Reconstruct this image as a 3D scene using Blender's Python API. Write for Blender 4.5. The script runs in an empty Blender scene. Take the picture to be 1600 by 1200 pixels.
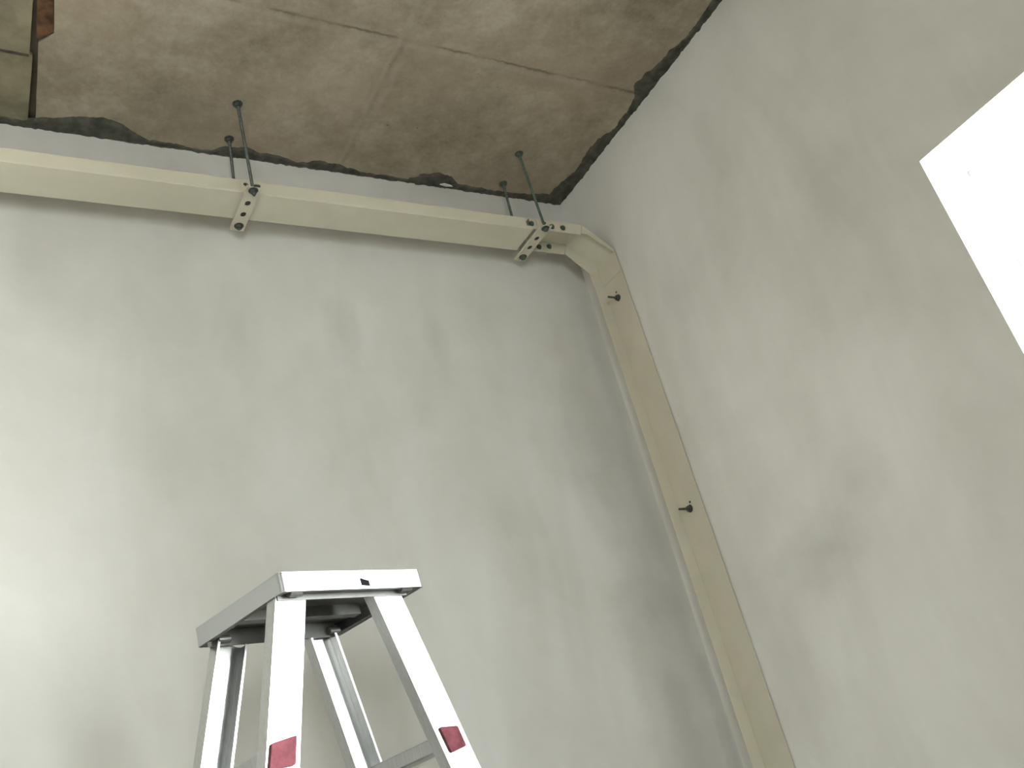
import bpy, bmesh, math, random
from mathutils import Vector, Matrix, noise
random.seed(7)
scene = bpy.context.scene
COL = scene.collection
PI = math.pi

# ---------------------------------------------------------------- camera
FLOOR_Z = -3.40
CAM = Vector((-1.9623, -2.2067, -2.0591))
yaw, pitch, roll = math.radians(34.963), math.radians(25.548), math.radians(-15.152)
fw = Vector((math.sin(yaw) * math.cos(pitch), math.cos(yaw) * math.cos(pitch), math.sin(pitch)))
rt = Vector((math.cos(yaw), -math.sin(yaw), 0))
up = rt.cross(fw)
R_ = rt * math.cos(roll) + up * math.sin(roll)
U_ = -rt * math.sin(roll) + up * math.cos(roll)
cam_data = bpy.data.cameras.new('camera')
cam = bpy.data.objects.new('camera', cam_data)
COL.objects.link(cam)
cam.matrix_world = Matrix(((R_.x, U_.x, -fw.x, CAM.x), (R_.y, U_.y, -fw.y, CAM.y), (R_.z, U_.z, -fw.z, CAM.z), (0, 0, 0, 1)))
cam_data.sensor_fit = 'HORIZONTAL'
cam_data.sensor_width = 36.0
cam_data.lens = 36.0 * 1500.0 / 1600.0
cam_data.clip_start = 0.02
scene.camera = cam

# ---------------------------------------------------------------- world, light, exposure
scene.view_settings.view_transform = 'Standard'
scene.view_settings.look = 'None'
scene.view_settings.gamma = 1.0
scene.view_settings.use_curve_mapping = False
scene.view_settings.exposure = 1.17
world = bpy.data.worlds.new('overcast_sky')
scene.world = world
world.use_nodes = True
wn = world.node_tree
bg = wn.nodes['Background']
tc = wn.nodes.new('ShaderNodeTexCoord')
sx = wn.nodes.new('ShaderNodeSeparateXYZ')
rmp = wn.nodes.new('ShaderNodeValToRGB')
wn.links.new(tc.outputs['Generated'], sx.inputs[0])
mr = wn.nodes.new('ShaderNodeMapRange')
mr.inputs['From Min'].default_value = -1; mr.inputs['From Max'].default_value = 1
wn.links.new(sx.outputs['Z'], mr.inputs['Value'])
wn.links.new(mr.outputs['Result'], rmp.inputs['Fac'])
e = rmp.color_ramp.elements
e[0].position = 0.46; e[0].color = (0.79, 0.775, 0.75, 1)      # ground outside
e[1].position = 0.54; e[1].color = (0.98, 0.975, 0.985, 1)       # overcast sky
wn.links.new(rmp.outputs['Color'], bg.inputs['Color'])
# the sky is brighter on the side the right-hand window faces
side = wn.nodes.new('ShaderNodeMapRange')
side.inputs['From Min'].default_value = 0.0; side.inputs['From Max'].default_value = 1.0
side.inputs['To Min'].default_value = 8.5; side.inputs['To Max'].default_value = 47.0
wn.links.new(sx.outputs['X'], side.inputs['Value'])
wn.links.new(side.outputs['Result'], bg.inputs['Strength'])

# room extents: back wall y=0, right wall x=0, ceiling z=0
XL, YF = -3.4, -4.3
WALL_T = 0.22
W1 = (-2.25, -1.242, -1.95, -0.863)      # window in right wall: y0,y1,z0,z1
W2 = (-3.35, -2.05, -2.4, -0.70)          # window in front wall: x0,x1,z0,z1

def portal(name, loc, rot, sx_, sy_):
    l = bpy.data.lights.new(name, 'AREA')
    l.shape = 'RECTANGLE'; l.size = sx_; l.size_y = sy_
    l.cycles.is_portal = True
    o = bpy.data.objects.new(name, l); COL.objects.link(o)
    o.location = loc; o.rotation_euler = rot
    return o
# an area light shines along its local -Z
portal('daylight_portal', (WALL_T + .02, (W1[0] + W1[1]) / 2, (W1[2] + W1[3]) / 2), (0, PI / 2, 0), W1[3] - W1[2], W1[1] - W1[0])
portal('daylight_portal', ((W2[0] + W2[1]) / 2, YF - WALL_T - .02, (W2[2] + W2[3]) / 2), (PI / 2, 0, 0), W2[1] - W2[0], W2[3] - W2[2])

# ---------------------------------------------------------------- materials
def mat(name):
    m = bpy.data.materials.new(name); m.use_nodes = True
    nt = m.node_tree
    return m, nt, nt.nodes['Principled BSDF']
def nd(nt, t, **kw):
    n = nt.nodes.new(t)
    for k, v in kw.items():
        if k in n.inputs.keys(): n.inputs[k].default_value = v
        else: setattr(n, k, v)
    return n
def ramp(nt, fac, stops):
    r = nt.nodes.new('ShaderNodeValToRGB')
    nt.links.new(fac, r.inputs['Fac'])
    el = r.color_ramp.elements
    while len(el) < len(stops): el.new(0.5)
    for k, (p, c) in enumerate(stops):
        el[k].position = p; el[k].color = (c, c, c, 1) if isinstance(c, (int, float)) else (*c, 1)
    return r
def coords(nt, scale=(1, 1, 1), rot=(0, 0, 0), loc=(0, 0, 0)):
    t = nt.nodes.new('ShaderNodeTexCoord'); m = nt.nodes.new('ShaderNodeMapping')
    m.inputs['Scale'].default_value = scale; m.inputs['Rotation'].default_value = rot; m.inputs['Location'].default_value = loc
    nt.links.new(t.outputs['Object'], m.inputs['Vector'])
    return m.outputs['Vector']
def mix(nt, fac, a, b, mode='MIX'):
    n = nt.nodes.new('ShaderNodeMix'); n.data_type = 'RGBA'; n.blend_type = mode
    for s, v in ((0, fac), (6, a), (7, b)):
        if hasattr(v, 'links'): nt.links.new(v, n.inputs[s])
        elif isinstance(v, (int, float)): n.inputs[s].default_value = v
        else: n.inputs[s].default_value = (*v, 1)
    return n.outputs[2]
def math_(nt, op, a, b=None, c=None, clamp=False):
    n = nt.nodes.new('ShaderNodeMath'); n.operation = op; n.use_clamp = clamp
    for i, v in enumerate((a, b, c)):
        if v is None: continue
        if hasattr(v, 'links'): nt.links.new(v, n.inputs[i])
        else: n.inputs[i].default_value = v
    return n.outputs[0]
def bump(nt, bs, h, strength, dist):
    b = nt.nodes.new('ShaderNodeBump'); b.inputs['Strength'].default_value = strength; b.inputs['Distance'].default_value = dist
    nt.links.new(h, b.inputs['Height']); nt.links.new(b.outputs['Normal'], bs.inputs['Normal'])

def plaster(name, gain, blobs, seed):
    """skim plaster with cloudy damp stains and, by the back corner, painted shade; blobs = (centre, radii, strength) in room coordinates"""
    m, nt, bs = mat(name)
    v = coords(nt, loc=(seed, seed * 1.7, 0))
    n1 = nd(nt, 'ShaderNodeTexNoise', Scale=1.6, Detail=5.0, Roughness=.55, Distortion=.5); nt.links.new(v, n1.inputs['Vector'])
    vs = coords(nt, scale=(3.4, 3.4, .9), rot=(.15, .15, 0), loc=(seed * 2, 1, 3))
    n2 = nd(nt, 'ShaderNodeTexNoise', Scale=1.0, Detail=4.0, Roughness=.6, Distortion=.8); nt.links.new(vs, n2.inputs['Vector'])
    n3 = nd(nt, 'ShaderNodeTexNoise', Scale=9.0, Detail=6.0, Roughness=.65); nt.links.new(v, n3.inputs['Vector'])
    f = math_(nt, 'MULTIPLY', n1.outputs['Fac'], .5)
    f = math_(nt, 'MULTIPLY_ADD', n2.outputs['Fac'], .38, f)
    f = math_(nt, 'MULTIPLY_ADD', n3.outputs['Fac'], .12, f)
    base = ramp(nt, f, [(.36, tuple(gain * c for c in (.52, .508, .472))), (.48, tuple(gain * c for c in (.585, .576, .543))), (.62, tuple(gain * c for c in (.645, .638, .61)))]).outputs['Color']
    w = nd(nt, 'ShaderNodeTexNoise', Scale=5.0, Detail=4.0, Roughness=.6); nt.links.new(v, w.inputs['Vector'])
    raw = nt.nodes.new('ShaderNodeTexCoord').outputs['Object']
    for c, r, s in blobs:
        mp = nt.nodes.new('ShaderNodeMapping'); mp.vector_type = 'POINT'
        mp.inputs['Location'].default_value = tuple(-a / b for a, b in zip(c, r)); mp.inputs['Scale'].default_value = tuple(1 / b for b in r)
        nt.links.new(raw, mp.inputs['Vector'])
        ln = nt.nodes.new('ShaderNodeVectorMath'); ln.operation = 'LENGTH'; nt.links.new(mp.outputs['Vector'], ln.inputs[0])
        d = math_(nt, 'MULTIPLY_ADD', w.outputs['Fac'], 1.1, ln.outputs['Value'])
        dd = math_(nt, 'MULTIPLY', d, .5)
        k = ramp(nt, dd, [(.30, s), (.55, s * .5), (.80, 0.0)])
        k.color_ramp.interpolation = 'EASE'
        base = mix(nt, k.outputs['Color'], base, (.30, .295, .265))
    nt.links.new(base, bs.inputs['Base Color'])
    bs.inputs['Roughness'].default_value = .85
    bs.inputs['Specular IOR Level'].default_value = .25
    bump(nt, bs, n3.outputs['Fac'], .25, .004)
    return m

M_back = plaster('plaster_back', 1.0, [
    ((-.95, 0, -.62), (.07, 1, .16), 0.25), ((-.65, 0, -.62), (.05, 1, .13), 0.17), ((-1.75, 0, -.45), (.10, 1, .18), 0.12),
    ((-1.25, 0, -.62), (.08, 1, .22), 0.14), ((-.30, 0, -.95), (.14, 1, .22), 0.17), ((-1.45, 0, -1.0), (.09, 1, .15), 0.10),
    ((-.16, 0, -1.80), (.17, 1, .55), 0.50), ((-.02, 0, -2.0), (.05, 1, .4), 0.5), ((-.16, 0, -1.1), (.16, 1, .5), .32), ((-.60, 0, -1.0), (.12, 1, .2), 0.09), ((-.45, 0, -.52), (.10, 1, .16), 0.11)], 3.1)  # tall blobs by the corner mix damp and grime with painted-in corner shade
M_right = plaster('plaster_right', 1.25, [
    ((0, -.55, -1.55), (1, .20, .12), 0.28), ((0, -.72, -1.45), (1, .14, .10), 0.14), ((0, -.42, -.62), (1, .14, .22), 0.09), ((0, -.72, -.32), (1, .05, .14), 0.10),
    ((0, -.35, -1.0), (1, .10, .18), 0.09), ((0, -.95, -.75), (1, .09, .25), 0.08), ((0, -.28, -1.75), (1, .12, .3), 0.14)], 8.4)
M_wall, nt, bs = mat('plaster_plain'); bs.inputs['Base Color'].default_value = (.30, .285, .26, 1); bs.inputs['Roughness'].default_value = .85

def ceiling_mat():
    m, nt, bs = mat('formwork_concrete')
    v = coords(nt)
    n1 = nd(nt, 'ShaderNodeTexNoise', Scale=2.2, Detail=6.0, Roughness=.6, Distortion=.4); nt.links.new(v, n1.inputs['Vector'])
    n2 = nd(nt, 'ShaderNodeTexNoise', Scale=14.0, Detail=8.0, Roughness=.7); nt.links.new(v, n2.inputs['Vector'])
    n3 = nd(nt, 'ShaderNodeTexNoise', Scale=60.0, Detail=4.0, Roughness=.7); nt.links.new(v, n3.inputs['Vector'])
    f = math_(nt, 'MULTIPLY', n1.outputs['Fac'], .50)
    f = math_(nt, 'MULTIPLY_ADD', n2.outputs['Fac'], .35, f)
    f = math_(nt, 'MULTIPLY_ADD', n3.outputs['Fac'], .15, f)
    base = ramp(nt, f, [(.37, (.215, .180, .128)), (.48, (.315, .272, .203)), (.60, (.43, .385, .305))]).outputs['Color']
    # reddish clouds
    v4 = coords(nt, loc=(4, 9, 1))
    n4 = nd(nt, 'ShaderNodeTexNoise', Scale=2.6, Detail=3.0, Roughness=.5); nt.links.new(v4, n4.inputs['Vector'])
    k = ramp(nt, n4.outputs['Fac'], [(.45, 0.0), (.7, .4)])
    base = mix(nt, k.outputs['Color'], base, (.345, .270, .20))
    # dark pores
    vo = nd(nt, 'ShaderNodeTexVoronoi', Scale=16.0); nt.links.new(v, vo.inputs['Vector'])
    n5 = nd(nt, 'ShaderNodeTexNoise', Scale=3.0, Detail=2.0); nt.links.new(v, n5.inputs['Vector'])
    pr = math_(nt, 'MULTIPLY_ADD', n5.outputs['Fac'], .16, -.035)
    pore = math_(nt, 'LESS_THAN', vo.outputs['Distance'], pr)
    vo2 = nd(nt, 'ShaderNodeTexWhiteNoise'); nt.links.new(vo.outputs['Color'], vo2.inputs['Vector'])
    pore = math_(nt, 'MULTIPLY', pore, math_(nt, 'GREATER_THAN', vo2.outputs['Value'], .80))
    base = mix(nt, math_(nt, 'MULTIPLY', pore, .6), base, (.07, .055, .04))
    # form seams: y=-.562 (x from -1.4 to 0) and x=-.862; each a dark line beside a paler ridge
    sp = nt.nodes.new('ShaderNodeSeparateXYZ'); nt.links.new(v, sp.inputs[0])
    wob = math_(nt, 'MULTIPLY_ADD', n2.outputs['Fac'], .03, -.015)
    def line(axis, pos, w, lo, hi, br):
        a = math_(nt, 'ADD', sp.outputs[axis], wob)
        d = math_(nt, 'ABSOLUTE', math_(nt, 'SUBTRACT', a, pos))
        s = math_(nt, 'SUBTRACT', 1.0, math_(nt, 'DIVIDE', d, w), clamp=True)
        n = nd(nt, 'ShaderNodeTexNoise', Scale=7.0, Detail=4.0); nt.links.new(coords(nt, loc=(pos * 9, pos * 5, 2)), n.inputs['Vector'])
        g = ramp(nt, n.outputs['Fac'], [(lo, 0.0), (hi, br)])
        return math_(nt, 'MULTIPLY', s, g.outputs['Color'])
    base = mix(nt, line('Y', -.545, .012, .3, .5, .35), base, (.38, .345, .28))
    base = mix(nt, line('Y', -.563, .007, .38, .62, .8), base, (.10, .085, .065))
    base = mix(nt, line('X', -.838, .012, .35, .65, .35), base, (.38, .345, .28))
    base = mix(nt, line('X', -.872, .012, .3, .5, .30), base, (.38, .345, .28))
    base = mix(nt, line('X', -.858, .012, .42, .7, .55), base, (.13, .11, .085))
    nt.links.new(base, bs.inputs['Base Color'])
    bs.inputs['Roughness'].default_value = .9; bs.inputs['Specular IOR Level'].default_value = .2
    bump(nt, bs, n2.outputs['Fac'], .35, .006)
    return m
M_ceil = ceiling_mat()

def simple(name, col, rough=.5, metal=0.0, var=.12, scale=20.0, bumpd=0.0, spec=.5, stretch=(1, 1, 1)):
    m, nt, bs = mat(name)
    v = coords(nt, scale=stretch)
    n = nd(nt, 'ShaderNodeTexNoise', Scale=scale, Detail=5.0, Roughness=.6); nt.links.new(v, n.inputs['Vector'])
    lo = tuple(c * (1 - var) for c in col); hi = tuple(min(1, c * (1 + var)) for c in col)
    r = ramp(nt, n.outputs['Fac'], [(.35, lo), (.65, hi)])
    nt.links.new(r.outputs['Color'], bs.inputs['Base Color'])
    bs.inputs['Roughness'].default_value = rough; bs.inputs['Metallic'].default_value = metal
    bs.inputs['Specular IOR Level'].default_value = spec
    if bumpd: bump(nt, bs, n.outputs['Fac'], .4, bumpd)
    return m
M_mortar = simple('cement_mortar', (.085, .085, .070), .95, 0, .35, 30, .004, .2)
M_slab2 = simple('greenish_concrete', (.25, .225, .15), .9, 0, .25, 9, .004, .2)
M_rust = simple('rusty_timber', (.12, .062, .034), .9, 0, .5, 25, .004, .2)
M_dark = simple('dark_gap', (.10, .09, .07), .95, 0, .2, 10, 0, .1)
M_chip = simple('white_chip', (.7, .7, .68), .8, 0, .05)
M_cream = simple('cream_powder_coat', (.59, .558, .45), .42, 0, .035, 9, .0003, .4)
M_zinc = simple('dull_zinc', (.105, .115, .110), .5, .6, .35, 90)
M_green = simple('green_zinc', (.10, .14, .11), .5, .5, .3, 90)
M_hole = simple('dark_hole', (.05, .047, .035), .9)  # near-black colour standing in for shade inside slots
M_alu = simple('brushed_aluminium', (.44, .45, .45), .30, .92, .05, 60, .0002, .5, (1, 12, 12))
M_alu2 = simple('mill_aluminium_channel', (.46, .465, .46), .30, .92, .08, 40, .0002, .5, (8, 8, .6))
M_aludark = simple('shaded_aluminium', (.15, .15, .142), .5, .5, .12, 20)  # aluminium darkened to paint in the shade under the platform
M_red = simple('red_plastic', (.165, .050, .062), .75, 0, .25, 35, .0004, .08)
M_black = simple('black_plastic', (.015, .016, .02), .5, 0, .2)
M_tape = simple('black_tape', (.012, .012, .015), .8, 0, .3, 60, 0, .05)
M_floor = simple('concrete_floor', (.50, .475, .43), .85, 0, .15, 3, .003, .3)
M_reveal = simple('white_painted_reveal', (.84, .84, .83), .8, 0, .02, 8)
M_pvc = simple('white_window_frame', (.8, .8, .79), .4, 0, .02)

def glass_mat():
    m, nt, bs = mat('window_glass')
    out = nt.nodes['Material Output']; nt.nodes.remove(bs)
    tr = nt.nodes.new('ShaderNodeBsdfTransparent'); tr.inputs['Color'].default_value = (.93, .96, .95, 1)
    gl = nt.nodes.new('ShaderNodeBsdfGlossy'); gl.inputs['Roughness'].default_value = .02
    fr = nt.nodes.new('ShaderNodeFresnel'); mx = nt.nodes.new('ShaderNodeMixShader')
    nt.links.new(fr.outputs[0], mx.inputs[0]); nt.links.new(tr.outputs[0], mx.inputs[1]); nt.links.new(gl.outputs[0], mx.inputs[2])
    nt.links.new(mx.outputs[0], out.inputs['Surface'])
    return m
M_glass = glass_mat()

# ---------------------------------------------------------------- helpers
def obj(name, bm, m, parent=None, smooth=False, bevel=0.0, seg=2):
    me = bpy.data.meshes.new(name)
    bmesh.ops.recalc_face_normals(bm, faces=bm.faces[:])
    bm.to_mesh(me); bm.free()
    for mm in (m if isinstance(m, (list, tuple)) else [m]): me.materials.append(mm)
    o = bpy.data.objects.new(name, me); COL.objects.link(o)
    if smooth:
        for p in me.polygons: p.use_smooth = True
    if bevel:
        b = o.modifiers.new('bevel', 'BEVEL'); b.width = bevel; b.segments = seg; b.limit_method = 'ANGLE'; b.angle_limit = math.radians(40)
    if parent is not None: o.parent = parent
    return o
def empty(name, loc, mtx=None):
    o = bpy.data.objects.new(name, None); COL.objects.link(o); o.empty_display_size = .05
    if mtx is not None: o.matrix_world = mtx
    else: o.location = loc
    return o
def tag(o, label=None, cat=None, group=None, kind=None):
    if label: o['label'] = label
    if cat: o['category'] = cat
    if group: o['group'] = group
    if kind: o['kind'] = kind
    return o
def box(bm, a, b, mtx=None):
    vs = [bm.verts.new((x, y, z)) for x in (a[0], b[0]) for y in (a[1], b[1]) for z in (a[2], b[2])]
    if mtx is not None:
        for v in vs: v.co = mtx @ v.co
    for f in ((0, 1, 3, 2), (4, 6, 7, 5), (0, 4, 5, 1), (2, 3, 7, 6), (0, 2, 6, 4), (1, 5, 7, 3)):
        bm.faces.new([vs[i] for i in f])
    return bm
def frame_of(n, ref=Vector((0, 0, 1))):
    n = n.normalized()
    if abs(n.dot(ref)) > .95: ref = Vector((1, 0, 0))
    a = ref.cross(n).normalized(); b = n.cross(a)
    return a, b, n
def cyl(bm, p, q, r, n=16, r2=None, ph=0.0):
    p, q = Vector(p), Vector(q); a, b, _ = frame_of(q - p); r2 = r if r2 is None else r2
    A = [bm.verts.new(p + (a * math.cos(2 * PI * i / n + ph) + b * math.sin(2 * PI * i / n + ph)) * r) for i in range(n)]
    B = [bm.verts.new(q + (a * math.cos(2 * PI * i / n + ph) + b * math.sin(2 * PI * i / n + ph)) * r2) for i in range(n)]
    for i in range(n): bm.faces.new((A[i], A[(i + 1) % n], B[(i + 1) % n], B[i]))
    bm.faces.new(A[::-1]); bm.faces.new(B)
    return bm
def rod_mesh(bm, p, q, r, pitch=.003, n=10):
    """threaded stud: rings of alternating radius"""
    p, q = Vector(p), Vector(q); L = (q - p).length; k = max(2, int(L / pitch * 2)); a, b, d = frame_of(q - p)
    prev = None
    for j in range(k + 1):
        rr = r if j % 2 else r * .84
        c = p + d * (L * j / k)
        ring = [bm.verts.new(c + (a * math.cos(2 * PI * i / n) + b * math.sin(2 * PI * i / n)) * rr) for i in range(n)]
        if prev:
            for i in range(n): bm.faces.new((prev[i], prev[(i + 1) % n], ring[(i + 1) % n], ring[i]))
        else: bm.faces.new(ring[::-1])
        prev = ring
    bm.faces.new(prev)
    return bm
def prism(bm, outer, vec, holes=(), to3=lambda a, b: Vector((a, 0, b))):
    """flat outline with holes, thickened by vec"""
    vec = Vector(vec)
    loops = [outer] + list(holes); edges = []; rings = []
    for lp in loops:
        vs = [bm.verts.new(to3(*c)) for c in lp]; rings.append(vs)
        for i in range(len(vs)): edges.append(bm.edges.new((vs[i], vs[(i + 1) % len(vs)])))
    r = bmesh.ops.triangle_fill(bm, edges=edges, use_beauty=True, use_dissolve=False)
    faces = [g for g in r['geom'] if isinstance(g, bmesh.types.BMFace)]
    mp = {}
    for lp in rings:
        for v in lp: mp[v] = bm.verts.new(v.co + vec)
    for f in faces: bm.faces.new([mp[v] for v in f.verts][::-1])
    for lp in rings:
        for i in range(len(lp)):
            a, b = lp[i], lp[(i + 1) % len(lp)]
            bm.faces.new((a, b, mp[b], mp[a]))
    return bm
def slot(cx, cy, lx, ly, n=6):
    """rounded slot outline, half lengths"""
    r = min(lx, ly); pts = []
    for i in range(n * 4):
        t = 2 * PI * (i + .5) / (n * 4)
        x = math.cos(t) * r; y = math.sin(t) * r
        x += math.copysign(lx - r, math.cos(t)) if lx > r else 0
        y += math.copysign(ly - r, math.sin(t)) if ly > r else 0
        pts.append((cx + x, cy + y))
    return pts

# ---------------------------------------------------------------- room shell
def struct(name, bm, m, bevel=0):
    return tag(obj(name, bm, m, bevel=bevel), kind='structure')
struct('floor', box(bmesh.new(), (XL - WALL_T, YF - WALL_T, FLOOR_Z - .15), (WALL_T, WALL_T, FLOOR_Z)), M_floor)
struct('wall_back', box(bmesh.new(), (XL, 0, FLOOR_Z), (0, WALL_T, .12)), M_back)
struct('wall_left', box(bmesh.new(), (XL - WALL_T, YF - WALL_T, FLOOR_Z), (XL, WALL_T, .12)), M_wall)
bm = bmesh.new()
prism(bm, [(YF - WALL_T, FLOOR_Z), (WALL_T, FLOOR_Z), (WALL_T, .12), (YF - WALL_T, .12)], (WALL_T, 0, 0),
      [[(W1[0], W1[2]), (W1[1], W1[2]), (W1[1], W1[3]), (W1[0], W1[3])]], to3=lambda a, b: Vector((0, a, b)))
wr_ = struct('wall_right', bm, [M_right, M_reveal])
for p in wr_.data.polygons:
    c = p.center
    if 0.01 < c.x < WALL_T - .01 and W1[0] - .01 < c.y < W1[1] + .01 and W1[2] - .01 < c.z < W1[3] + .01: p.material_index = 1
bm = bmesh.new()
prism(bm, [(XL, FLOOR_Z), (0, FLOOR_Z), (0, .12), (XL, .12)], (0, -WALL_T, 0),
      [[(W2[0], W2[2]), (W2[1], W2[2]), (W2[1], W2[3]), (W2[0], W2[3])]], to3=lambda a, b: Vector((a, YF, b)))
struct('wall_front', bm, M_wall)

# ceiling: main slab (with a broken notch), neighbour slab, dark joint between them
bm = bmesh.new()
pts = [(0, 0), (0, YF), (-1.79, YF), (-1.735, -.90), (-1.733, -.446), (-1.7235, -.344), (-1.739, -.322), (-1.755, -.303), (-1.748, -.20), (-1.744, -.12), (-1.739, -.05), (-1.738, 0)]
prism(bm, pts, (0, 0, .12), to3=lambda a, b: Vector((a, b, 0)))
struct('ceiling', bm, M_ceil)
bm = bmesh.new()
prism(bm, [(XL, 0), (XL, YF), (-1.83, YF), (-1.782, -.9), (-1.778, -.43), (-1.772, -.262), (-1.764, -.255), (-1.757, 0)], (0, 0, .12), to3=lambda a, b: Vector((a, b, -.002)))
struct('ceiling', bm, M_slab2)
struct('trim_1', box(bmesh.new(), (-1.86, YF, .012), (-1.70, 0, .02)), M_dark)
bm = bmesh.new(); prism(bm, [(-1.7700, -1.4), (-1.7690, -.436), (-1.7600, -.315), (-1.745, -.325), (-1.7245, -.345), (-1.7345, -.446), (-1.74, -1.4)], (0, 0, .010), to3=lambda a, b: Vector((a, b, .0015)))
struct('trim_2', bm, M_rust)
bm = bmesh.new(); prism(bm, [(-2.4, -.262), (-1.773, -.254), (-1.773, -.262), (-2.4, -.270)], (0, 0, .002), to3=lambda a, b: Vector((a, b, -.0035)))
struct('trim_3', bm, M_mortar)

# dark mortar left along the ceiling edges
back_pts = [(-2.6, -.03), (-2.3, -.04), (-2.1, -.025), (-1.95, -.035), (-1.824, -.032), (-1.762, -.027), (-1.709, -.045), (-1.65, -.066), (-1.576, -.080), (-1.524, -.066), (-1.476, -.033), (-1.439, -.017), (-1.391, -.020),
            (-1.32, -.010), (-1.265, -.012), (-1.24, -.029), (-1.168, -.048), (-1.131, -.033), (-1.076, -.034), (-.99, -.017), (-.934, -.038), (-.868, -.034), (-.796, -.017), (-.706, -.017),
            (-.62, -.016), (-.581, -.047), (-.529, -.065), (-.478, -.059), (-.437, -.026), (-.374, -.025), (-.283, -.020), (-.217, -.022), (-.131, -.033), (-.074, -.044)]
right_pts = [(-.066, -.08), (-.058, -.119), (-.046, -.167), (-.044, -.208), (-.056, -.292), (-.047, -.34), (-.021, -.402), (-.023, -.464), (-.027, -.508), (-.037, -.549), (-.067, -.585),
             (-.060, -.629), (-.052, -.672), (-.040, -.708), (-.038, -.756), (-.021, -.80), (-.022, -.851), (-.024, -.90), (-.031, -.946), (-.022, -1.05), (-.03, -1.2), (-.018, -1.5), (-.03, -2.0), (-.02, -2.6)]
def rough(pts, amp, step=.008):
    out = []
    for i in range(len(pts) - 1):
        a, b = Vector(pts[i]), Vector(pts[i + 1]); n = max(1, int((b - a).length / step))
        for k in range(n):
            p = a.lerp(b, k / n)
            q = noise.noise(Vector((p.x * 40, p.y * 40, 1.3))) * amp + noise.noise(Vector((p.x * 130, p.y * 130, 5.3))) * amp * .7
            out.append(Vector((p.x + q, p.y + q)))
    out.append(Vector(pts[-1])); return out
def mortar(pts, wall, amp=.006):
    bm = bmesh.new(); free = rough(pts, amp); prev = None
    for p in free:
        z = -.0035 - .0025 * noise.noise(Vector((p.x * 25, p.y * 25, 0)))
        drop = max(0.0015, .004 + .007 * noise.noise(Vector((p.x * 55, p.y * 55, 9))))
        if wall == 'back': w = Vector((p.x, 0, 0)); free_p = Vector((p.x, min(p.y, -.004), 0)); nrm = Vector((0, -.002, 0))
        else: w = Vector((0, p.y, 0)); free_p = Vector((min(p.x, -.004), p.y, 0)); nrm = Vector((-.002, 0, 0))
        m_ = free_p.lerp(w, .25)
        ring = [bm.verts.new(v) for v in (free_p, m_ + Vector((0, 0, z)), w + nrm + Vector((0, 0, z)), w + nrm + Vector((0, 0, -drop)), w + Vector((0, 0, -drop - .001)), w + Vector((0, 0, .0)))]
        if prev:
            for i in range(6): bm.faces.new((prev[i], prev[(i + 1) % 6], ring[(i + 1) % 6], ring[i]))
        prev = ring
    return bm
struct('trim_4', mortar(back_pts + [(-.04, -.03), (0, -.02)], 'back'), M_mortar)
struct('trim_5', mortar([(-.074, -.02), (-.074, -.044)] + right_pts, 'right'), M_mortar)
bm = bmesh.new()
prism(bm, [(-.505, -.018), (-.49, -.026), (-.462, -.022), (-.455, -.017), (-.48, -.013)], (0, 0, .003), to3=lambda a, b: Vector((a, b, -.0085)))
struct('trim_6', bm, M_chip)

# ---------------------------------------------------------------- windows (white frames in the openings)
def window(name, mk, a0, a1, z0, z1, depth_pos, t):
    """mk(a, d, z) maps along-wall, depth, height to a point"""
    root = empty(name, mk((a0 + a1) / 2, depth_pos, z0)); tag(root, kind='structure')
    inv = Matrix.Translation(-root.location)
    def bar(bm, lo, hi, za, zb, d0, d1):
        p, q = mk(lo, d0, za), mk(hi, d1, zb)
        box(bm, (min(p.x, q.x), min(p.y, q.y), za), (max(p.x, q.x), max(p.y, q.y), zb), inv)
    d0, d1 = depth_pos, depth_pos + .03
    bm = bmesh.new()
    bar(bm, a0, a1, z0, z0 + t, d0, d1); bar(bm, a0, a1, z1 - t, z1, d0, d1)
    bar(bm, a0, a0 + t, z0 + t, z1 - t, d0, d1); bar(bm, a1 - t, a1, z0 + t, z1 - t, d0, d1)
    mid = (a0 + a1) / 2; bar(bm, mid - t, mid + t, z0 + t, z1 - t, d0, d1)
    fr = obj('window_frame', bm, M_pvc, root, bevel=.002)
    for lo, hi in ((a0 + t, mid - t), (mid + t, a1 - t)):
        bm = bmesh.new(); bar(bm, lo, hi, z0 + t, z1 - t, d0 + .012, d0 + .016)
        obj('pane', bm, M_glass, fr)
window('window_1', lambda a, d, z: Vector((d, a, z)), W1[0], W1[1], W1[2], W1[3], .185, .010)
window('window_2', lambda a, d, z: Vector((a, YF - d, z)), W2[0], W2[1], W2[2], W2[3], .15, .03)

# ---------------------------------------------------------------- cable trunking
TY0, TY1 = -.195, -.085            # front and rear of the channel
ZT, ZB = -.262, -.305              # top and open underside of the horizontal run
TH = .0016
def u_channel_x(x0, x1):
    bm = bmesh.new()
    box(bm, (x0, TY0, ZT - TH), (x1, TY1, ZT))
    box(bm, (x0, TY0, ZB), (x1, TY0 + TH, ZT - TH)); box(bm, (x0, TY1 - TH, ZB), (x1, TY1, ZT - TH))
    return bm
def shift(bm, v):
    for q in bm.verts: q.co -= v
    return bm
org = Vector((-2.3, TY1, ZT))
tr = empty('cable_trunking', org)
tag(tr, 'long cream metal trunking closed by a lid, running level below the ceiling', 'cable trunking')
obj('channel', shift(u_channel_x(XL + .002, -.335), org), M_cream, tr, bevel=.0008)
bm = bmesh.new()
box(bm, (XL + .002, TY0 - .002, ZB - .0035), (-.318, TY1 + .002, ZB - .0005))
box(bm, (XL + .002, TY0 - .002, ZB - .0005), (-.318, TY0 - .0003, ZB + .010))
box(bm, (XL + .002, TY1 + .0003, ZB - .0005), (-.318, TY1 + .002, ZB + .010))
obj('lid', shift(bm, org), M_cream, tr, bevel=.0022)

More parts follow.
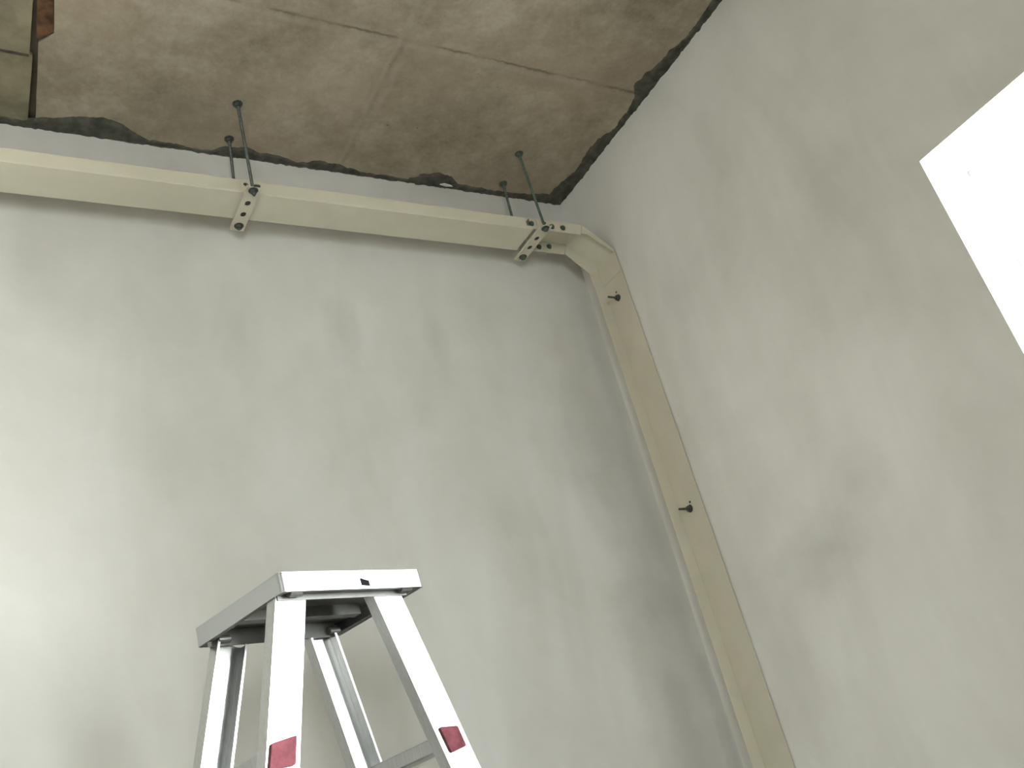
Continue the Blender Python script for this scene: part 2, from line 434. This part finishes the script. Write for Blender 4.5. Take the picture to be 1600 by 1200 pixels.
# mitred elbow, open on its inner side
org = Vector((-.115, TY1, -.30))
el = empty('trunking_elbow', org)
tag(el, 'open cream trunking elbow in the corner, turning from the level run downwards', 'trunking elbow')
P_out = [(-.322, ZT), (-.112, ZT), (-.005, -.352), (-.005, -.432)]
P_in = [(-.322, ZB), (-.128, ZB), (-.048, -.372), (-.048, -.432)]
def band(a, off):
    # inner line parallel to the outer path for the thin base plate
    res = []
    for i in range(len(a)):
        p = Vector(a[i]); dirs = []
        if i > 0: dirs.append((p - Vector(a[i - 1])).normalized())
        if i < len(a) - 1: dirs.append((Vector(a[i + 1]) - p).normalized())
        n = sum((Vector((d.y, -d.x)) for d in dirs), Vector((0, 0))) / len(dirs)
        n.normalize(); n /= max(.3, n.dot(Vector((dirs[0].y, -dirs[0].x))))
        res.append(tuple(p + n * off))
    return res
bm = bmesh.new()
prism(bm, P_out + band(P_out, TH)[::-1], (0, TY1 - TY0, 0), to3=lambda a, b: Vector((a, TY0, b)))
obj('base_plate', shift(bm, org), M_cream, el, bevel=.0004)
E0 = .0018                                      # the elbow overlaps outside the channel ends
bm = bmesh.new()
prism(bm, [P_out[0], P_out[1], P_in[1], P_in[0]], (0, -TH, 0), to3=lambda a, b: Vector((a, TY0, b)))
obj('front_flange', shift(bm, org), M_cream, el, bevel=.0004)
bm = bmesh.new()
prism(bm, [(P_out[1][0] + .0015, P_out[1][1] - .0004), P_out[2], (-.012, -.362), (-.100, -.300), (-.124, -.300)], (0, -TH, 0), to3=lambda a, b: Vector((a, TY0, b)))
obj('front_flange', shift(bm, org), M_cream, el, bevel=.0004)
bm = bmesh.new()
prism(bm, [P_out[0], P_out[1], P_in[1], P_in[0]], (0, TH, 0), to3=lambda a, b: Vector((a, TY1 - TH, b)))
obj('rear_flange', shift(bm, org), M_cream, el, bevel=.0004)
bm = bmesh.new()   # mitred piece with its squared end tab lapping over the vertical flange
prism(bm, [(P_out[1][0] + .002, P_out[1][1] - .001), (-.0065, -.351), (-.0075, -.372), (-.0330, -.396), (-.050, -.378), (P_in[1][0] + .002, P_in[1][1] - .001)], (0, -.0016, 0), to3=lambda a, b: Vector((a, TY1 - TH - .0012, b)))
obj('rear_flange', shift(bm, org), M_cream, el, bevel=.0004)
bm = bmesh.new()
prism(bm, [(-.0066, -.354), P_out[3], P_in[3], (-.048, -.374)], (0, .0016, 0), to3=lambda a, b: Vector((a, TY1 - TH, b)))
obj('rear_flange', shift(bm, org), M_cream, el, bevel=.0004)

def bolt(parent, org, p, n, r=.0062, th=.005, mt=None, stud=0.0, name='bolt', shank=.0035):
    """hex nut on a round washer, axis n, centred on p"""
    p = Vector(p); n = Vector(n).normalized(); bm = bmesh.new()
    cyl(bm, p, p + n * .0012, r * 1.25, 18)
    cyl(bm, p + n * .0012, p + n * (.0012 + th), r, 6)
    if stud: rod_mesh(bm, p + n * (.0012 + th), p + n * (th + stud), shank)
    return obj(name, shift(bm, org), mt or M_zinc, parent, bevel=.0004)
for q in ((-.3184, -.2860), (-.2398, -.2875), (-.1966, -.2870)):
    bolt(el, org, (q[0], TY0 - TH, q[1]), (0, -1, 0), mt=M_green, r=.0078)
for q in ((-.2267, -.2870), (-.1841, -.2800)):
    bolt(el, org, (q[0], TY1 - TH, q[1]), (0, -1, 0), mt=M_green, r=.0078)

# vertical run, open towards the room, base plate on the right wall
VY0, VY1 = -.196, -.088
org = Vector((-.004, VY1, FLOOR_Z))
vt = empty('cable_channel', org)
tag(vt, 'upright cream metal cable channel without a lid, bolted in the corner on the right wall', 'cable trunking')
bm = bmesh.new()
hol = [slot(-.137, -.484, .0045, .0035), slot(-.146, -1.250, .0045, .0035)]
prism(bm, [(VY0, FLOOR_Z), (VY1, FLOOR_Z), (VY1, -.4322), (VY0, -.4322)], (-TH, 0, 0), hol, to3=lambda a, b: Vector((-.004, a, b)))
obj('base_plate', shift(bm, org), M_cream, vt)
for y in (VY1 - TH,):
    bm = bmesh.new(); box(bm, (-.047, y, FLOOR_Z), (-.0056, y + TH, -.4322))
    obj('front_flange' if y == VY0 else 'rear_flange', shift(bm, org), M_cream, vt, bevel=.0005)
for z in (-.508, -1.268):
    bolt(vt, org, (-.0056, -.139, z), (-1, 0, 0), r=.0095, th=.009, stud=.034, name='anchor_bolt', shank=.004)
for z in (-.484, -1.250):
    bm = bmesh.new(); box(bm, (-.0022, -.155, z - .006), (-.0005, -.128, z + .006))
    obj('hole_shadow_gap', shift(bm, org), M_hole, vt).name = 'slot_shade'  # dark plate added as the shade inside the base plate slots

# ---------------------------------------------------------------- brackets and threaded rods
BZ = -.3135
def bracket(x, label, y0=-.231, y1=-.040):
    org = Vector((x, -.13, BZ)); root = empty('support_bracket', org)
    tag(root, label, 'bracket', 'slotted brackets under the level trunking')
    w = .0195
    holes = [slot(0, y + .13, .0075, .0105) for y in (-.162, -.113)] + [slot(0, y + .13, .0068, .0068) for y in (-.219, -.063)]
    bm = bmesh.new()
    prism(bm, [(-w, y0 + .13), (w, y0 + .13), (w, y1 + .13), (-w, y1 + .13)], (0, 0, -.0025), holes, to3=lambda a, b: Vector((a, b, 0)))
    obj('strap', bm, M_cream, root, bevel=.0004)
    bm = bmesh.new()
    for sx2 in (-w, w - .002): box(bm, (sx2, y0 + .13, 0), (sx2 + .002, y1 + .13, .0045))
    obj('side_lip', bm, M_cream, root)
    bm = bmesh.new(); box(bm, (-w + .0025, -.060, .0004), (w - .0025, .040, .0042)); obj('strap_slot_shade', bm, M_hole, root)  # dark strip added to stand in for shade behind the strap slots
    return root
A = bracket(-1.2305, 'slotted cream bracket under the trunking, far from the corner, with two rods left of centre')
B = bracket(-.2860, 'slotted cream bracket under the trunking where the open elbow begins, near the corner')
# upturned slotted tab behind the front rod
for par, x0, x1, sl2 in ((A, -.025, .034, [slot(-.0115, .031, .007, .006), slot(.0200, .0300, .0105, .0065)]), (B, -.012, .030, [slot(.016, .036, .009, .0048)])):
    bm = bmesh.new()
    prism(bm, [(x0, .0045), (x1, .0045), (x1, .046), (x0, .046)], (0, -.002, 0), sl2, to3=lambda a, b: Vector((a, -.0695, b)))
    obj('slotted_tab', bm, M_cream, par, bevel=.0003)
    bm = bmesh.new(); box(bm, (x0 + .002, -.0692, .016 if par is A else .028), (x1 - .001, -.0684, .038 if par is A else .043)); obj('slot_shade', bm, M_hole, par)  # dark plate added as the shade inside the tab slots

def threaded_rod(top, bot, label, mt, tail=.018):
    top = Vector(top); bot = Vector(bot)
    root = empty('threaded_rod', top); tag(root, label, 'threaded rod', 'rods hanging the trunking from the ceiling')
    d = (bot - top).normalized()
    obj('rod', shift(rod_mesh(bmesh.new(), top, bot + d * tail, .0046), top), mt, root, smooth=False)
    bm = bmesh.new(); cyl(bm, top, top + Vector((0, 0, -.002)), .0145, 24); obj('ceiling_washer', shift(bm, top), mt, root, bevel=.0004)
    bm = bmesh.new(); cyl(bm, top + Vector((0, 0, -.002)), top + Vector((0, 0, -.012)), .0098, 6); obj('ceiling_nut', shift(bm, top), mt, root, bevel=.0006)
    b = Vector((bot.x, bot.y, BZ - .0025))
    bm = bmesh.new(); cyl(bm, b, b + Vector((0, 0, -.002)), .0135, 24); obj('washer', shift(bm, top), mt, root, bevel=.0004)
    bm = bmesh.new(); cyl(bm, b + Vector((0, 0, -.002)), b + Vector((0, 0, -.010)), .0092, 6); obj('nut', shift(bm, top), mt, root, bevel=.0006)
    return root
threaded_rod((-1.237, -.217, 0), (-1.2305, -.219, BZ - .0025), 'dark threaded rod in front of the trunking at the left bracket, nearer the camera', M_zinc)
threaded_rod((-1.226, -.072, 0), (-1.2305, -.063, BZ - .0025), 'dark threaded rod passing behind the trunking to the rear end of the left bracket', M_zinc, tail=.014)
threaded_rod((-.294, -.213, 0), (-.2865, -.219, BZ - .0025), 'greenish threaded rod in front of the trunking at the bracket beside the elbow', M_green, tail=.010)
threaded_rod((-.276, -.062, 0), (-.2855, -.063, BZ - .0025), 'greenish threaded rod behind the trunking at the bracket beside the elbow', M_green, tail=.004)

# ---------------------------------------------------------------- folding ladder
ML = Matrix.Translation(CAM) @ Matrix.Scale(.92, 4) @ Matrix.Translation(-CAM) @ Matrix(((.9492146790, -.3086627560, -.0609819331, -1.4013), (.3102971096, .9504455254, .0192095579, -.5185), (.0520307304, -.0371565120, .9979540053, -1.5303), (0, 0, 0, 1)))
LW, LD, LH = .36, .3016, .0388
MI = ML.inverted()
lad = empty('step_ladder', None, ML)
tag(lad, 'aluminium folding step ladder with a flat top platform and red step end caps', 'ladder')
def rbox_outline(x0, y0, x1, y1, r, n=5):
    pts = []
    for cx, cy, a0 in ((x1 - r, y1 - r, 0), (x0 + r, y1 - r, 90), (x0 + r, y0 + r, 180), (x1 - r, y0 + r, 270)):
        for i in range(n + 1):
            t = math.radians(a0 + 90 * i / n); pts.append((cx + r * math.cos(t), cy + r * math.sin(t)))
    return pts
o_ = rbox_outline(0, 0, LW, LD, .009); i_ = rbox_outline(.0025, .0025, LW - .0025, LD - .0025, .007)
bm = bmesh.new()
prism(bm, o_, (0, 0, LH - .003), [i_], to3=lambda a, b: Vector((a, b, 0)))
prism(bm, o_, (0, 0, .003), to3=lambda a, b: Vector((a, b, LH - .003)))
top = obj('top_platform', bm, M_alu, lad, bevel=.0008)
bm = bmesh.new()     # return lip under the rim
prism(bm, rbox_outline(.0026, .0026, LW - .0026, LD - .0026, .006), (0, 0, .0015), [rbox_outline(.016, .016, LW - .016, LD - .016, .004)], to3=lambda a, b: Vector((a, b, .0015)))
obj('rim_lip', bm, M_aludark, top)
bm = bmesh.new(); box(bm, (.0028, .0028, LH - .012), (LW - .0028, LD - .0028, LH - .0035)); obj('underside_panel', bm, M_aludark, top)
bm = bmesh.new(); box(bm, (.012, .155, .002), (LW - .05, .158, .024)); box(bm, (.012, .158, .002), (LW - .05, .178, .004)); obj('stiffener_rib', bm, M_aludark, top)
bm = bmesh.new()
prism(bm, [(.1900, .0225), (.1910, .0070), (.2120, .0050), (.2120, .0165), (.2010, .0190), (.1950, .0215)], (0, -.0006, 0), to3=lambda a, b: Vector((a, -.0002, b)))
obj('tape_scrap', bm, M_tape, top)['label'] = 'small scrap of black tape'
# angle bars that carry the legs
for y, s in ((.026, 1), (LD - .026, -1)):
    bm = bmesh.new(); box(bm, (.006, min(y, y + s * .003), -.008), (LW - .030, max(y, y + s * .003), .026))
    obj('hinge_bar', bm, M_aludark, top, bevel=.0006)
for u in (.040, .320):
    for y in (.017, LD - .034):
        bm = bmesh.new(); cyl(bm, (u - .014, y, .004), (u + .014, y, .004), .0085, 14); obj('hinge_pin', bm, M_aludark, top, bevel=.001)
bm = bmesh.new(); box(bm, (.004, .055, .002), (.030, .090, .022)); obj('black_corner_block', bm, M_black, top, bevel=.002)  # black block filling a dark hole near the left front leg

def floor_hit(T, d):
    """parameter t where T+t*d meets the floor (ladder frame)"""
    Tw = ML @ T; dw = ML.to_3x3() @ d
    return (FLOOR_Z + .012 - Tw.z) / dw.z
def channel(T, B, w, fl, inward, name='leg', mt=None):
    d = (B - T).normalized(); wv = (Vector((1, 0, 0)) - d * d.x).normalized(); n = d.cross(wv).normalized()
    if n.y * inward < 0: n = -n
    t = .0022; r = .004
    h = w / 2
    # C section in (wv, n): web at 0, flanges towards n, small lips turned in
    prof = [(-h, 0), (h, 0), (h, fl), (h - .007, fl), (h - .007, fl - t), (h - t, fl - t), (h - t, t), (-h + t, t), (-h + t, fl - t), (-h + .007, fl - t), (-h + .007, fl), (-h, fl)]
    bm = bmesh.new()
    top_ = [bm.verts.new(T + wv * a + n * b) for a, b in prof]; bot = [bm.verts.new(B + wv * a + n * b) for a, b in prof]
    k = len(prof)
    for i in range(k): bm.faces.new((top_[i], top_[(i + 1) % k], bot[(i + 1) % k], bot[i]))
    bm.faces.new(top_[::-1]); bm.faces.new(bot)
    o = obj(name, bm, mt or M_alu2, lad, bevel=.0012, seg=3)
    return o, d, wv, n
legs = {}
SP = .06
for key, u0, sl, w, v0, z0, inward in (('LF', .0384, .338, .0675, .029, .012, 1), ('RF', .2773, -.1876, .075, .029, .012, 1),
                                       ('LR', .0591, .316, .069, LD - .029, .0, -1), ('CR', .2857, -.203, .074, LD - .029, .0, -1)):
    dz = -1.0
    # the tabulated lines give the web centre for the front legs, the flange ends for the rear ones
    d = Vector((sl * dz, (-SP if inward > 0 else SP), dz))
    T = Vector((u0 + sl * z0, v0, z0))
    if inward < 0: T.y = .264 + .026
    t = floor_hit(T, d)
    Bp = T + d * t
    o, dd, wv, n = channel(T, Bp, w, .028, inward)
    legs[key] = (T, dd, wv, n, t, w)
    # rubber foot
    bm = bmesh.new()
    c = MI.to_3x3()
    for sgn in (0,):
        X = wv * (w / 2 + .003); Y = n
        q = [Bp - X - Y * .004 - dd * .045, Bp + X - Y * .004 - dd * .045, Bp + X + Y * .033 - dd * .045, Bp - X + Y * .033 - dd * .045]
        # bottom face cut flat on the floor
        def drop(p):
            pw = ML @ p; dw = ML.to_3x3() @ dd
            return p + dd * ((FLOOR_Z - pw.z) / dw.z)
        vs = [bm.verts.new(p) for p in q] + [bm.verts.new(drop(p)) for p in q]
        for f in ((0, 1, 2, 3), (7, 6, 5, 4), (0, 4, 5, 1), (1, 5, 6, 2), (2, 6, 7, 3), (3, 7, 4, 0)): bm.faces.new([vs[i] for i in f])
    obj('rubber_foot', bm, M_black, o, bevel=.003)

# steps between each front and rear leg, with red end caps on the front webs
for (f, r), tag_ in ((('LF', 'LR'), 0), (('RF', 'CR'), 1)):
    Tf, df, wf, nf, tf, wF = legs[f]; Tr, dr, wr, nr, tr_, wR = legs[r]
    for k in range(6):
        zz = (-.279 if tag_ == 0 else -.312) - .33 * k
        pf = Tf + df * ((zz - Tf.z) / df.z); pr = Tr + dr * ((zz - Tr.z) / dr.z)
        if (ML @ pf).z < FLOOR_Z + .15: break
        side = (pr - pf).normalized()
        a = pf + side * .0026; b = pr - side * .0026
        # step section: flat tread, level in the ladder frame
        hw = .026; hh = .0125
        sec = [(-hw, -hh), (-hw + .005, -hh - .002), (hw - .005, -hh - .002), (hw, -hh), (hw, hh), (hw - .004, hh + .002), (-hw + .004, hh + .002), (-hw, hh)]
        ux = Vector((1, 0, 0)); uz = Vector((0, 0, 1))
        bm = bmesh.new()
        A_ = [bm.verts.new(a + ux * p + uz * q) for p, q in sec]; B_ = [bm.verts.new(b + ux * p + uz * q) for p, q in sec]
        n8 = len(sec)
        for i in range(n8): bm.faces.new((A_[i], A_[(i + 1) % n8], B_[(i + 1) % n8], B_[i]))
        bm.faces.new(A_[::-1]); bm.faces.new(B_)
        st = obj('step', bm, M_alu2, lad, bevel=.0015)
        # cap follows the leg's lean on its sides, the step's tilt on its ends
        bm = bmesh.new()
        o3 = pf - nf * .0002
        if tag_ == 0: cs = [(-.024, .0165), (.0215, .0225), (.0205, -.0225), (-.026, -.0225)]
        else: cs = [(-.0225, .024), (.020, .0205), (.020, -.0175), (-.0205, -.024)]
        outl = []
        base = [Vector((c0 - df.x / df.z * -c1 * 1.0, c1)) for c0, c1 in cs]
        base = [Vector((c0 * 1.12 + (df.x / df.z) * c1, c1 * 1.08)) for c0, c1 in cs]
        for i in range(4):
            p0, p1, p2 = base[i - 1], base[i], base[(i + 1) % 4]
            for s in (0, .33, .66, 1):
                aa = p1 + (p0 - p1).normalized() * .004; bb = p1 + (p2 - p1).normalized() * .004
                outl.append(aa.lerp(p1, s).lerp(p1.lerp(bb, s), s))
        prism(bm, [tuple(p) for p in outl], -nf * .0045, to3=lambda p, q: o3 + ux * p + uz * q + Vector((0, (df.y / df.z) * q, 0)))
        obj('end_cap', bm, M_red, st, bevel=.0012)['label'] = 'red plastic step end cap'
# folding brace between the two sides, low on the legs
for f, r in (('LF', 'RF'), ('LR', 'CR')):
    Tf, df = legs[f][0], legs[f][1]; Tr, dr = legs[r][0], legs[r][1]
    off = legs[f][3] * .034
    pf = Tf + df * (.95 / -df.z) + off; pr = Tr + dr * (.95 / -dr.z) + off
    bm = bmesh.new(); dn = Vector((0, 0, 1)); s_ = .0015 * (1 if off.y > 0 else -1)
    vs = [bm.verts.new(p + dn * h + Vector((0, y_, 0))) for p in (pf, pr) for h in (-.01, .01) for y_ in (-.0015, .0015)]
    for fc in ((0, 1, 3, 2), (4, 6, 7, 5), (0, 4, 5, 1), (2, 3, 7, 6), (0, 2, 6, 4), (1, 5, 7, 3)): bm.faces.new([vs[i] for i in fc])
    obj('spreader_brace', bm, M_alu2, lad)
